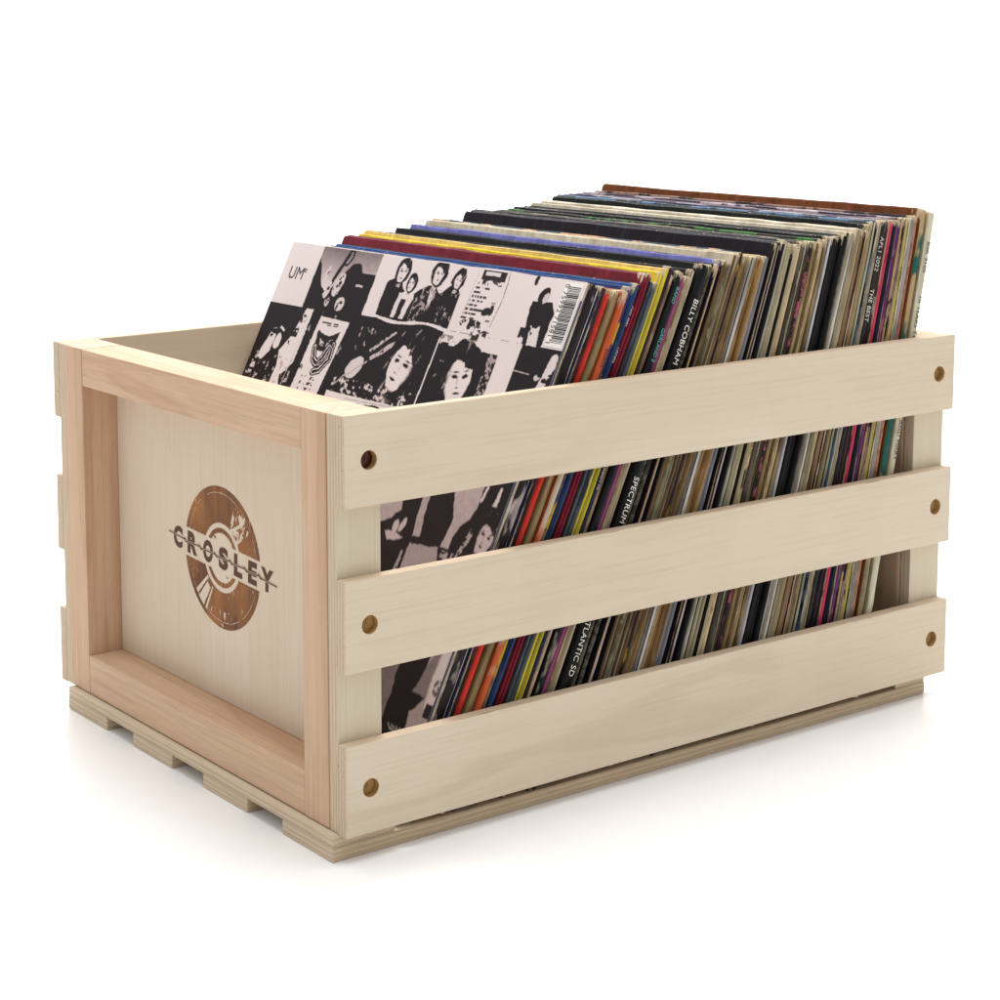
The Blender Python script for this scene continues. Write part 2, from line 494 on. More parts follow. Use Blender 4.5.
def sleeve_mesh(t, rng, art=False):
    """card sleeve: rounded corners, soft edges, slightly bowed, local x = thickness, y = away, z = up"""
    def ring(inset, rad):
        pts = []
        for (cy, cz, a0) in ((rad+inset, rad+inset, 180), (RW-rad-inset, rad+inset, 270), (RW-rad-inset, RL-rad-inset, 0), (rad+inset, RL-rad-inset, 90)):
            for k in range(5):
                a = R(a0+k*22.5); pts.append((cy+rad*math.cos(a), cz+rad*math.sin(a)))
        out = []
        n = len(pts)
        for i in range(n):
            p, q = pts[i], pts[(i+1) % n]
            out.append(p)
            d = math.hypot(p[0]-q[0], p[1]-q[1])
            if d > .1:
                for k in range(1, 14): out.append((p[0]+(q[0]-p[0])*k/14, p[1]+(q[1]-p[1])*k/14))
        return out
    rad = rng.uniform(.0012, .0030)
    e = min(t*.42, .0011)
    jit = [rng.gauss(0, .00022) for _ in range(200)]
    rings = []
    for (x, ins) in ((0, e), (e*.35, e*.3), (t*.5, 0), (t-e*.35, e*.3), (t, e)):
        rg = []
        for i, (y, z) in enumerate(ring(ins, rad)):
            rg.append((x, y, z+jit[i % 200] if z > RL*.5 else z+jit[(i*7) % 200]*2.2))
        rings.append(rg)
    n = len(rings[0]); verts = [p for rg in rings for p in rg]; faces = []
    for a in range(4):
        for i in range(n):
            j = (i+1) % n
            faces.append((a*n+i, (a+1)*n+i, (a+1)*n+j, a*n+j))
    if not art: faces.append(tuple(range(n)))
    faces.append(tuple(range(4*n, 5*n))[::-1])
    me = bpy.data.meshes.new('cover'); me.from_pydata(verts, [], faces)
    bm = bmesh.new(); bm.from_mesh(me); bmesh.ops.recalc_face_normals(bm, faces=bm.faces); bm.to_mesh(me); bm.free()
    for p in me.polygons: p.use_smooth = False
    return me

def spine_mesh(t, rng, bulge=.0006):
    n = 40; verts = []; faces = []
    prof = [(0.0, 0), (.13, .62), (.3, 1.), (.7, 1.), (.87, .62), (1.0, 0)]
    for k in range(n+1):
        z = .0008+(RL-.0016)*k/n
        endf = 1-.75*max(0, 1-min(k, n-k)/1.6)
        dx = rng.gauss(0, t*.02); b = bulge*(endf+rng.gauss(0, .09))
        for f, h in prof: verts.append((t*(.02+.96*f)+dx, .0006-(.0006+b)*h, z))
    m = len(prof)
    for k in range(n):
        for i in range(m-1):
            faces.append((k*m+i, k*m+i+1, (k+1)*m+i+1, (k+1)*m+i))
    me = bpy.data.meshes.new('spine'); me.from_pydata(verts, [], faces)
    for q, p in enumerate(me.polygons):
        p.use_smooth = True; p.material_index = 1 if q % (m-1) in (0, m-2) else 0
    return me

ORD = ['first', 'second', 'third', 'fourth', 'fifth', 'sixth', 'seventh', 'eighth', 'ninth', 'tenth']
NUM = ['', 'one', 'two', 'three', 'four', 'five', 'six', 'seven', 'eight', 'nine']
WHICH = {2: ('nearer', 'farther'), 3: ('nearest', 'middle', 'farthest'), 4: ('nearest', 'second nearest', 'third nearest', 'farthest')}
GROUP = 'vinyl records leaning back in the crate'

_tm = {}
def ink(c):
    if c not in _tm:
        t = NT('lettering_ink'); _tm[c] = t.done(s2l(c), .6, .2)
    return _tm[c]

def edge_mat(a, b):
    t = NT('worn_card_edge')
    n = t.noise(t.coords((500, 500, 60), 9.), 1., 4, .7); n2 = t.noise(t.coords((90, 90, 9), 5.), 1., 2, .5)
    c = t.mix(t.remap(t.math('ADD', n, t.math('MULTIPLY', t.math('SUBTRACT', n2, .5), .6)), .42, .58), s2l(a), s2l(b))
    return t.done(c, .7, .15)
EDGES = [edge_mat((176, 154, 120), (60, 48, 40)), edge_mat((206, 188, 156), (110, 88, 64)), edge_mat((216, 200, 170), (150, 128, 98)),
         edge_mat((222, 212, 194), (160, 138, 110)), edge_mat((40, 34, 32), (90, 74, 58))]

def add_record(xs, t, covA, spA, desc, lift=0., texts=(), dy=0., mats=None, art=False):
    th = R(interp(LEAN, xs)); rng = random.Random(int(xs*1e5))
    zb = .0092+rng.uniform(0, .0006)    # rests on the base boards; lift is the height of its top edge
    xb = xs-(.240-zb)*math.tan(th)
    root = link('vinyl_record', None)
    root.location = (xb, Y0+dy, zb); root.rotation_euler = (0, th, 0)
    root.scale = (1, 1, (lift-zb)/(RL*math.cos(th)))
    tag(root, desc, 'record', GROUP)
    cv = link('cover', sleeve_mesh(t, rng, art), root, [covA])
    sp = link('spine', spine_mesh(t, rng), root, [spA, spA if rng.random() < .5 else rng.choice(EDGES)])
    for (body, z0, size, col) in texts:
        tm = text_mesh('spine_lettering', body, 1.0, .0, 1.05)
        co = np.array([v.co[:] for v in tm.vertices]); lo, hi = co.min(0), co.max(0)
        k = min(size, t*.60)/.72
        for v in tm.vertices:
            # reads downwards, letter tops towards the back
            x, y = v.co.x-lo[0], v.co.y-(lo[1]+hi[1])/2
            v.co = Vector((t/2+y*k, -.0010, z0-x*k))
        link('spine_lettering', tm, sp, [ink(col)])
    return root

# rows: px0, px1, count, key, cover ink, (spine A, spine B, scale, thr, stretch, wear), lift, texts, description
K = (22, 20, 22)
rows = [
 (562, 568, 1, 'art3', (40, 60, 110), ((70, 24, 44), (24, 18, 24), 40, .50, 2.5, .30), 0.3032, [], 'record with dark maroon patched spine just in front of the red one'),
 (568, 576, 1, 'red', (196, 52, 38), ((214, 56, 40), (200, 48, 36), 20, .6, 1, .12), 0.2992, [], 'record with plain bright red spine'),
 (576, 584, 2, 'tan1', (150, 128, 92), ((150, 130, 92), (176, 158, 122), 40, .6, 6, .42), 0.2995, [], 'record with tan brown spine right behind the red one'),
 (584, 591, 1, 'orange', (190, 90, 50), ((200, 92, 48), (196, 184, 160), 16, .50, 1.4, .50), 0.3003, [('ROADS', .285, .0030, (40, 36, 30))], 'record with orange and cream blocked spine'),
 (591, 596, 1, 'yellowblue', (40, 70, 130), ((222, 176, 52), (70, 60, 110), 70, .52, 2, .30), 0.3012, [], 'record with yellow spine spotted purple'),
 (596, 599, 1, 'blue', (44, 84, 150), ((30, 74, 134), (24, 52, 100), 40, .6, 3, .22), 0.3024, [], 'thin record with plain blue spine'),
 (599, 604.5, 1, 'utopia', (26, 24, 30), ((24, 22, 26), (34, 30, 34), 40, .6, 1, .18), 0.3030, [('ONK 8991', .308, .0030, (214, 206, 190)), ('UTOPIA', .282, .0034, (226, 220, 206)), ('ADVENTURES IN UTOPIA', .259, .0034, (226, 220, 206))], 'black spined record with small white capitals just before the maroon pair'),
 (604.5, 611, 2, 'maroon', (122, 26, 44), ((128, 24, 46), (104, 20, 36), 30, .6, 2, .26), 0.3078, [], 'record with maroon spine and tall maroon cover top'),
 (611, 613.5, 1, 'blk1', ((30, 28, 30), (50, 70, 110)), ((28, 26, 28), (20, 18, 20), 40, .6, 2, .30), 0.3062, [], 'thin black spined record behind the maroon ones'),
 (613.5, 620.5, 2, 'slate', (84, 92, 104), ((92, 100, 110), (58, 62, 74), 60, .5, 4, .42), 0.3030, [('JAZZ', .200, .0026, (196, 188, 170))], 'record with mottled slate blue spine before the yellow one'),
 (620.5, 624.5, 1, 'yellow', (250, 214, 40), ((212, 200, 52), (190, 178, 44), 30, .6, 3, .12), 0.3086, [], 'record with plain yellow spine and bright yellow cover top'),
 (624.5, 627.5, 1, 'pale', (238, 204, 116), ((204, 190, 52), (190, 178, 44), 30, .6, 3, .12), 0.3106, [], 'record with yellow spine and pale straw cover top, second of the yellow pair'),
 (627.5, 632, 1, 'nvbr', (36, 30, 40), ((58, 34, 36), (24, 44, 74), 18, .52, 1.5, .22), 0.3112, [('MEN TWENTY TO', .206, .0024, (200, 200, 196))], 'record with brown and navy spine right behind the yellow one'),
 (632, 637, 1, 'worn1', (176, 152, 124), ((196, 166, 136), (120, 92, 70), 70, .5, 4, .70), 0.3060, [], 'record with ragged worn tan spine'),
 (637, 644, 1, 'teal', (24, 26, 26), ((26, 28, 30), (180, 168, 150), 90, .62, 3, .46), 0.3085, [('RAND', .312, .0038, (86, 178, 160)), ('GARLAND 8', .286, .0038, (86, 178, 160))], 'black spined record with teal lettering'),
 (644, 649, 1, 'plum', (40, 36, 40), ((150, 66, 116), (128, 52, 96), 50, .6, 4, .22), 0.3050, [], 'record with magenta plum spine'),
 (649, 655, 1, 'tan2', (168, 148, 118), ((164, 146, 118), (142, 122, 94), 50, .5, 8, .40), 0.3045, [], 'record with dull tan spine behind the plum one'),
 (655, 659, 1, 'cream1', (30, 28, 28), ((216, 202, 174), (190, 170, 138), 40, .6, 3, .62), 0.3080, [('SCAGGS', .304, .0026, (70, 64, 54))], 'record with torn cream spine before the black lettered one'),
 (659, 669.5, 1, 'billy', (24, 22, 24), ((22, 21, 22), (16, 15, 16), 40, .6, 1, .10), 0.3112, [('BILLY COBHAM', .300, .0041, (232, 228, 218)), ('SPECTRUM', .190, .0041, (232, 228, 218)), ('ATLANTIC SD', .106, .0041, (226, 222, 210))], 'wide black spined record with the largest white capitals'),
 (669.5, 679, 2, 'dots', (36, 36, 36), ((104, 98, 84), (60, 56, 50), 320, .5, 1, .20), 0.3104, [], 'record with fine grey speckled spine behind the black lettered one'),
 (679, 681, 1, 'peach', (30, 28, 40), ((206, 168, 120), (190, 150, 104), 40, .6, 3, .30), 0.3095, [], 'thin record with peach edge before the lilac one'),
 (681, 686, 1, 'lilac', (128, 130, 206), ((150, 142, 206), (206, 200, 216), 30, .52, 8, .15), 0.3126, [], 'record with lilac spine and lilac cover top'),
 (686, 693, 3, 'brn1', (34, 30, 34), ((122, 98, 66), (84, 62, 38), 60, .5, 12, .40), 0.3118, [], 'thin record with brown card edge behind the lilac one'),
 (693, 697, 1, 'grnpat', (60, 60, 50), ((98, 92, 66), (150, 150, 120), 90, .5, 1.5, .30), 0.3105, [], 'record with mottled green grey spine'),
 (697, 704, 3, 'brn2', (226, 212, 184), ((128, 102, 70), (80, 58, 36), 60, .5, 12, .40), 0.3152, [], 'thin record with brown card edge and cream top before the gaudy spotted one'),
 (704, 708.5, 1, 'gaudy', ((34, 60, 80), (206, 160, 120)), ((26, 26, 36), (206, 160, 40), 80, .58, 1.6, .16), 0.3158, [], 'black spined record spotted with yellow, red and blue'),
 (708.5, 713, 2, 'brn3', (196, 160, 116), ((142, 114, 76), (100, 76, 48), 50, .5, 10, .35), 0.3138, [], 'record with warm brown spine behind the gaudy spotted one'),
 (713, 716, 1, 'blk2', (30, 26, 28), ((24, 22, 24), (36, 32, 32), 50, .6, 3, .20), 0.3130, [], 'thin black spined record before the grey white one'),
 (716, 720.5, 1, 'gwh', (206, 200, 190), ((196, 194, 190), (150, 148, 144), 40, .5, 10, .20), 0.3130, [], 'record with grey white spine before the golden brown ones'),
 (720.5, 732, 4, 'gold', (206, 178, 132), ((172, 134, 82), (122, 88, 50), 60, .5, 9, .42), 0.3128, [], 'record with golden brown worn spine'),
 (732, 739.5, 2, 'silver', (176, 170, 170), ((158, 158, 166), (132, 132, 142), 40, .5, 6, .06), 0.3122, [], 'record with smooth silver grey spine'),
 (739.5, 742, 1, 'blk3', (26, 22, 32), ((20, 18, 22), (28, 26, 28), 50, .6, 3, .10), 0.3196, [], 'black record with wide black cover top behind the silver grey one'),
 (742, 747, 1, 'pwh', (28, 24, 34), ((204, 190, 182), (170, 152, 146), 60, .5, 6, .30), 0.3186, [], 'record with pinkish white spine and dark cover top'),
 (747, 750, 1, 'blk4', (32, 26, 40), ((20, 18, 22), (28, 26, 28), 50, .6, 3, .10), 0.3196, [], 'thin black spined record between the pinkish white and grey green spines'),
 (750, 757, 2, 'white2', (30, 26, 34), ((190, 186, 170), (160, 156, 140), 60, .5, 10, .24), 0.3200, [], 'record with pale grey green spine'),
 (757, 767, 3, 'beige', (42, 36, 34), ((184, 174, 144), (164, 152, 122), 40, .5, 8, .22), 0.3180, [], 'record with smooth beige spine'),
 (767, 772, 1, 'torn', (112, 88, 62), ((206, 178, 134), (88, 72, 56), 50, .55, 2.2, .70), 0.3175, [('LOVER MY', .200, .0026, (60, 50, 40))], 'record with torn tan paper spine'),
 (772, 782, 3, 'dkgrey', (66, 62, 48), ((98, 90, 76), (66, 60, 52), 60, .5, 4, .34), 0.3182, [('GRP 2922', .304, .0032, (190, 182, 160)), ('GOLDEN', .272, .0026, (170, 160, 140))], 'record with dark olive grey spine'),
 (782, 787, 1, 'pinkblk', (34, 28, 28), ((40, 28, 32), (168, 84, 104), 160, .54, 1.2, .26), 0.3184, [('TAKE THE HEAT OFF ME', .300, .0032, (190, 104, 124))], 'black spined record with small pink lettering'),
 (787, 793.5, 2, 'tan3', (150, 128, 92), ((192, 166, 122), (150, 124, 84), 60, .5, 7, .55), 0.3184, [], 'record with worn yellowish tan spine behind the pink lettered one'),
 (793.5, 801, 2, 'olive', ((34, 34, 32), (60, 120, 50)), ((164, 142, 104), (110, 88, 58), 60, .52, 8, .44), 0.3192, [], 'record with olive brown spine before the white lined black ones'),
 (801, 805, 2, 'wl1', (30, 28, 30), ((210, 208, 210), (90, 86, 90), 30, .55, 18, .10), 0.3200, [], 'thin record with white lined spine before the black ones'),
 (805, 810, 2, 'bw', (28, 26, 26), ((32, 30, 30), (150, 140, 124), 40, .62, 18, .22), 0.3200, [], 'black spined record with thin tan lines'),
 (810, 818, 2, 'blk5', (26, 26, 26), ((18, 17, 18), (26, 24, 24), 50, .6, 3, .06), 0.3204, [], 'glossy black spined record left of the narrow white lined ones'),
 (818, 822, 2, 'wl2', (226, 214, 190), ((222, 222, 220), (40, 38, 40), 40, .55, 22, .08), 0.3228, [], 'narrow record with bright white edge behind the glossy black ones'),
 (822, 826, 1, 'blk6', (32, 34, 34), ((40, 36, 32), (120, 100, 60), 40, .60, 18, .20), 0.3222, [], 'thin dark record before the broad beige ones'),
 (826, 834, 2, 'beige2', (236, 222, 196), ((180, 168, 136), (152, 136, 102), 50, .5, 8, .26), 0.3246, [], 'record with broad beige spine and cream cover top'),
 (834, 842.5, 3, 'dkbr', (22, 20, 22), ((150, 118, 88), (70, 50, 36), 60, .54, 12, .34), 0.3232, [], 'record with dark brown spine behind the broad beige ones'),
 (842.5, 848, 2, 'olive2', (24, 30, 28), ((158, 144, 104), (96, 86, 56), 60, .5, 16, .24), 0.3262, [], 'record with olive green spine edge before the light grey one'),
 (848, 855, 2, 'ltgrey', ((90, 128, 164), (36, 40, 50)), ((176, 172, 150), (150, 146, 126), 50, .5, 8, .22), 0.3280, [('AFL1 2522', .306, .0034, (70, 66, 56)), ('ANTHOLOGY', .276, .0034, (90, 84, 70))], 'record with light grey spine before the one lettered THE BEST'),
 (855, 862, 1, 'thebest', (40, 52, 82), ((26, 22, 24), (40, 36, 36), 30, .56, 2, .16), 0.3276, [('AFL1 2022', .312, .0036, (206, 200, 188)), ('THE BEST', .278, .0048, (222, 216, 200))], 'black spined record lettered THE BEST'),
 (862, 866.5, 1, 'choc', ((60, 44, 60), (190, 180, 180)), ((62, 40, 38), (40, 28, 30), 40, .5, 3, .30), 0.3282, [('JOHNNY', .272, .0028, (196, 184, 170))], 'record with chocolate brown spine before the pink red one'),
 (866.5, 871.5, 1, 'pinkred', (84, 60, 84), ((196, 48, 84), (176, 40, 72), 30, .62, 3, .14), 0.3278, [('C 1402', .304, .0028, (90, 24, 40))], 'record with plain pink red spine'),
 (871.5, 875.5, 1, 'navy', (70, 60, 96), ((26, 26, 44), (20, 20, 34), 40, .6, 3, .12), 0.3282, [], 'record with dark navy spine behind the pink red one'),
 (875.5, 880, 1, 'violet', ((60, 44, 60), (200, 190, 186)), ((98, 34, 96), (150, 90, 110), 110, .58, 2, .34), 0.3274, [], 'record with violet spine'),
 (880, 886, 2, 'tantxt', ((60, 44, 60), (190, 170, 176)), ((196, 164, 118), (60, 40, 50), 110, .6, 2, .42), 0.3282, [('TURNTABLE', .290, .0024, (60, 48, 44))], 'tan spined record with dark marks'),
 (886, 888.5, 1, 'lime', ((50, 44, 56), (150, 170, 190)), ((196, 190, 80), (150, 142, 56), 40, .6, 3, .20), 0.3268, [], 'thin record with yellow green spine near the back'),
 (888.5, 894, 1, 'grey3', (44, 36, 50), ((160, 156, 154), (136, 130, 126), 40, .5, 6, .20), 0.3286, [], 'record with plain grey spine near the back'),
 (894, 899, 1, 'salmon', ((40, 34, 40), (150, 120, 110)), ((190, 140, 112), (150, 104, 84), 120, .52, 2, .52), 0.3290, [], 'record with rough salmon pink spine'),
 (899, 904.5, 1, 'tealgrn', (128, 74, 40), ((30, 104, 98), (190, 160, 116), 34, .50, 1.6, .30), 0.3338, [], 'record with teal spine patched tan and brown cover top'),
 (904.5, 911.5, 1, 'years', (180, 170, 140), ((204, 198, 172), (190, 182, 152), 40, .6, 3, .12), 0.3322, [('BSK 3105', .302, .0040, (60, 60, 50)), ('10 YEARS TOGETHER/PETER, PAUL AND MARY', .266, .0040, (60, 60, 50))], 'white spined record at the very back, lettered 10 YEARS TOGETHER'),
]
px = lambda p: interp(PXX, p)
for (p0, p1, n, key, cov, (a, b, sc, thr, stf, wear), lift, texts, desc) in rows:
    two = isinstance(cov[0], tuple)
    mc = paper_mat(key, cov[0] if two else cov, cov[1] if two else tuple(int(v*.86) for v in cov), 28 if two else 60, .52 if two else .5, .38 if key != 'yellow' else .3, 1., .02 if two else .1)
    ms = paper_mat(key, a, b, sc, thr, wear, stf, .03 if sc > 50 else .02, .5, True)
    x0, x1 = px(p0), px(p1); step = (x1-x0)/n
    rr = random.Random(len(key)*7+int(p0))
    for k in range(n):
        xs = x0+k*step
        th = R(interp(LEAN, xs)); t = step*math.cos(th)*(rr.uniform(.80, .94) if step > .0028 else .93)
        d = desc if n == 1 else '%s %s' % (WHICH[n][k], desc)
        tx = texts if k == n//2 else ()
        if key == 'billy': tx = texts if k == 0 else ()
        add_record(xs, t if not (key == 'billy') else t, mc, ms, d,
                   lift+(rr.uniform(-.0012, .0006) if k else 0)+rr.uniform(-.0004, .0004), tx, rr.choice((rr.uniform(-.0012, .0010), rr.uniform(-.0036, .0010))))

# ------------------------------------------------------------------ front record with a photocopy style collage
def cover_art():
    N = 700
    u1 = np.linspace(0, 1, N); v1 = np.concatenate([np.linspace(0, .33, 400, endpoint=False), np.linspace(.33, 1, 300)])
    U, V = np.meshgrid(u1, v1)     # u left->right as seen, v top->bottom
    lt = Lattice(3)
    wu = (lt.fbm(U, V, 60)-.5)*.0065+(lt.fbm(U+3, V, 14)-.5)*.004
    wv = (lt.fbm(U, V+2, 60)-.5)*.0065+(lt.fbm(U, V+5, 14)-.5)*.004
    x, y = U+wu, V+wv
    g = np.full(U.shape, .02)
    nz = lt.fbm(U, V, 38); nf = lt.fbm(U, V, 110); nb = lt.fbm(U, V, 12)
    P = .93
    def fill(m, v): g[m] = v
    def rect(a, b, c, d): return (U+wu*.25 > a) & (U+wu*.25 < c) & (V+wv*.25 > b) & (V+wv*.25 < d)
    def face(cx, cy, s, tilt=0, dark=.03, light=P, look=0.):
        """an anonymous head built as a soft grey field, then pushed to hard photocopy contrast"""
        c, q = math.cos(R(tilt)), math.sin(R(tilt))
        X = ((x-cx)*c+(y-cy)*q)/s; Y = (-(x-cx)*q+(y-cy)*c)/s
        ga = lambda a, b, ra, rb: np.exp(-(((X-a)/ra)**2+((Y-b)/rb)**2))
        strands = lt.fbm(X*2.2+20+.5*Y, Y*.6+20, 3.0, 1.2)
        hair = ((X/1.12)**2+((Y+.12)/1.32)**2+.5*(nz-.5)) < 1
        fr = (X/(.70-.14*np.clip(Y, 0, 1)))**2+((Y-.10)/.96)**2
        line = -.46-.22*np.cos(X*3.2+.8)+.35*(strands-.5)
        skin = (fr < 1+.15*(nz-.5)) & (Y > line)
        k = look; dr = 1 if k >= 0 else -1
        I = .98-.30*np.clip(fr-.45, 0, 1)-.55*np.clip(-dr*X-.15, 0, 1)*1.4
        for ex in (-.27, .29):
            I = I-.80*ga(ex+k*.2, -.06, .13, .060)-.42*ga(ex+k*.2, -.10, .20, .11)-.60*ga(ex+k*.2+.02, -.25, .20, .040)
            I = I+.35*ga(ex+k*.2+.04, -.02, .05, .02)
        I = I-.45*ga(k*.3-.10*dr, .12, .055, .20)-.62*ga(k*.3-.01, .33, .12, .045)+.2*ga(k*.3+.04, .15, .05, .2)
        I = I-.85*ga(k*.25, .565, .23, .038)-.45*ga(k*.25, .52, .16, .05)-.42*ga(k*.25, .72, .17, .05)+.3*ga(k*.25, .63, .12, .03)
        I = I-.5*ga(.0, 1.02, .5, .12)
        I = I+.16*(nf-.5)+.10*(nz-.5)
        tone = np.clip((I+.10*(lt.fbm(U, V, 220)-.5)-.30)/.40, 0, 1); tone = tone*tone*(3-2*tone)
        hv = dark+.55*np.clip((strands-.66)/.08, 0, 1)*(nf > .42)
        neck = (np.abs(X-.05) < .34) & (Y > .8) & (Y < 1.5)
        g[neck & ~hair] = (.25+.5*(nz > .5))[neck & ~hair]
        g[hair] = hv[hair]
        g[skin] = (dark+(light-dark)*tone)[skin]
        return X, Y
    # ---- scattered background texture
    fill((nz > .70) & (nf > .5), .5)
    # ---- top row
    A = rect(-.1, -.1, .129, .139); fill(A, P)
    B = rect(.129, -.1, .352, .139)
    fill(B, .03)
    sky = B & (V < .052+.05*(nb-.3)+.03*np.sin(U*40)) ; g[sky] = (.42+.40*V/.08+.22*(nb-.5))[sky]
    fill(B & stroke(x, y, [(.188, .125), (.205, .07), (.232, .012)], .012), .03)
    fill(B & ell(x, y, .238, .016, .013, .022, 20) & ~ell(x, y, .238, .017, .007, .015, 20), .03)
    fill(B & rect(.262, .046, .352, .139), .03)
    fill(B & stroke(x, y, [(.298, .074), (.318, .075)], .006), .8)
    for (a, b, c, d, e) in ((.196, .092, .012, .020, 0), (.232, .078, .014, .028, 15), (.212, .118, .008, .01, 0), (.262, .118, .016, .016, 30), (.176, .06, .006, .02, 10)):
        fill(B & ell(x, y, a, b, c, d, e) & (nf > .36), .85)
        fill(B & ell(x, y, a+.003, b-.002, c*.35, d*.2, e), .03)
    fill(rect(.352, -.1, .402, .132), P)
    C = rect(.398, -.1, .650, .126); fill(C, P)
    for (cx, top, w, dk) in ((.425, -.01, .052, 1), (.470, .03, .036, 1), (.548, -.005, .060, 1), (.620, -.01, .050, 1)):
        fill(C & poly(x, y, [(cx-w*.6, .13), (cx-w*.75, top+.075), (cx-w*.2, top+.055), (cx+w*.3, top+.055), (cx+w*.8, top+.08), (cx+w*.7, .13)]), .03)
    fill(C & rect(.398, .085, .65, .14), .03)
    for (cx, cy, s, lk) in ((.438, .030, .022, .3), (.482, .052, .016, -.2), (.560, .024, .023, .4), (.628, .032, .018, -.3)):
        X, Y = face(cx, cy, s, 6, look=lk)
    fill(C & poly(x, y, [(.452, .072), (.468, .072), (.462, .13), (.448, .13)]), .9)
    fill(C & poly(x, y, [(.484, .078), (.503, .082), (.492, .13), (.478, .13)]), .9)
    fill(C & poly(x, y, [(.548, .058), (.57, .058), (.562, .10)]), .85)
    fill(C & (V > .055) & (U > .51) & (nf > .60) & (nz > .48), .55)
    fill((U > .647) & (V < .131), P); fill((U > .885) & (V < .131), P)
    # list panel
    for r_ in range(9):
        yy = .030+r_*.0088
        fill((np.abs(V-yy) < .0022) & (U > .690-.002*r_) & (U < .722+.014*math.sin(r_*2.3)) & (lt.value(U, V+r_*.1, 260, 20) > .42), .12)
        fill((np.abs(V-yy) < .0020) & (U > .752) & (U < .764) & (r_ % 2 == 0) & (lt.value(U, V, 260, 20) > .45), .35)
    hd = rect(.694, .002, .768, .022); fill(hd, .06)
    fill(rect(.700, .0045, .764, .0125) & (lt.value(U, V, 150, 10) > .45), .88)
    fill((nf > .42) & rect(.702, .018, .76, .030), .10)
    fill(stroke(x, y, [(.776, .0), (.779, .05), (.772, .11)], .0022), .45)
    fill(stroke(x, y, [(.681, .01), (.678, .10)], .0015), .7)
    fill(ell(x, y, .745, .082, .013, .008, -20) | (ell(x, y, .757, .078, .006, .011) & (nf > .4)), .06)
    fill(ell(x, y, .712, .112, .034, .010) & (nf > .46), .06)
    fill(ell(x, y, .76, .118, .05, .006) & (nf > .60), .2)
    # figure beside the barcode
    fill(ell(x, y, .860, .004, .005, .014), .05)
    fill(poly(x, y, [(.868, .050), (.925, .046), (.940, .07), (.934, .135), (.880, .135), (.872, .09)]), .03)
    fill(ell(x, y, .895, .036, .014, .018, 20), .03)
    fill(ell(x, y, .903, .040, .007, .011, 20) & (nf > .35), .8)
    fill(poly(x, y, [(.888, .095), (.915, .092), (.922, .134), (.893, .134)]) & (nz > .32), .9)
    fill(rect(.860, .100, .885, .134) & (nz > .48), .05)
    # ---- torn strips between rows
    fill((np.abs(V-(.1305+.004*np.sin(U*30))) < .0035+.004*(nz-.5)) & (U > .352) & (U < .66), P)
    st = rect(.640, .131, .884, .160); g[st] = np.where((lt.fbm(U, V, 6, 60) > .56), .62, P)[st]
    fill(rect(.632, .140, .70, .152) & (nf > .5), .5)
    fill(rect(.72, .120, .77, .142) & (nf > .48), .08)
    fill(rect(.825, .156, .884, .33), P)
    fill(rect(.645, .155, .668, .164), .03)
    # ---- second row
    F = rect(-.1, .139, .176, .5); fill(F, .03)
    fill(F & poly(x, y, [(.150, .139), (.182, .139), (.180, .200), (.172, .262), (.140, .290), (.150, .315), (.112, .315), (.116, .27), (.104, .24), (.130, .205), (.138, .17)]) & (nz > .24), P)
    fill(F & ell(x, y, .148, .162, .016, .010) & (nf > .45), .03)
    fill(F & rect(.120, .185, .150, .205) & (nf > .45), .05)
    fill(F & poly(x, y, [(.028, .262), (.048, .205), (.072, .208), (.070, .246), (.046, .268)]) & (nz > .34), P)
    fill(F & ell(x, y, .085, .222, .012, .018, 10), P)
    fill(F & stroke(x, y, [(.05, .20), (.075, .19), (.095, .195)], .006) & (nf > .4), P)
    fill(F & ell(x, y, .024, .288, .010, .014, 20) & (nf > .4), P)
    fill(F & (V > .25) & (nf > .66), .7)
    fill(stroke(U, V, [(.168, .20), (.158, .31)], .0022), .8)
    fill(rect(.108, .312, .135, .325) & (nf > .4), P)
    Gp = poly(U+wu*.3, V+wv*.3, [(.212, .150), (.322, .153), (.300, .316), (.198, .312)]); fill(Gp, P)
    fill(Gp & (np.abs(V-.162) < .0015) & (U > .225) & (U < .305) & (nf > .4), .1)
    fill(Gp & (np.abs(V-.167) < .0012) & (U > .245) & (U < .295) & (nf > .45), .1)
    fill(poly(x, y, [(.222, .178), (.238, .186), (.268, .188), (.304, .176), (.296, .205), (.272, .222), (.240, .220), (.226, .205)]), .04)
    fill(poly(x, y, [(.238, .196), (.256, .200), (.262, .212), (.244, .208)]) & (nf > .42), .8)
    fill(poly(x, y, [(.270, .198), (.286, .194), (.280, .208), (.268, .211)]) & (nf > .42), .8)
    for k, (w_, vv) in enumerate(((.030, .04), (.019, .88), (.010, .04))):
        fill(stroke(x, y, [(.232, .215), (.240, .240), (.258, .250), (.272, .236), (.280, .212)], w_*.62), vv)
        fill(stroke(x, y, [(.296, .205), (.294, .238), (.276, .262), (.258, .268)], w_*.62), vv)
    for r_ in range(3):
        fill(Gp & (np.abs(V-(.283+.012*r_)) < .0034) & (U > .222) & (U < .272) & (lt.value(U, V, 170, 90) > .50), .15)
    fill(rect(.198, .258, .214, .270) & (nf > .45), .05)
    Hh = rect(.338, .139, .634, .298)
    fill(Hh, .03)
    fill(Hh & (stroke(x, y, [(.43, .20), (.49, .155)], .007) | stroke(x, y, [(.44, .215), (.50, .178)], .010)) & (nf > .40), .75)
    fill(Hh & ell(x, y, .395, .240, .030, .020, -35) & (nz > .30), .85)
    fill(Hh & stroke(x, y, [(.345, .285), (.37, .262), (.43, .225)], .004), .7)
    fill(Hh & rect(.37, .155, .44, .205) & (nf > .62), .6)
    face(.548, .218, .056, 14, look=-.45)
    fill(~Hh & (x > .44) & (x < .65) & (y > .296) & (y < .31), P)
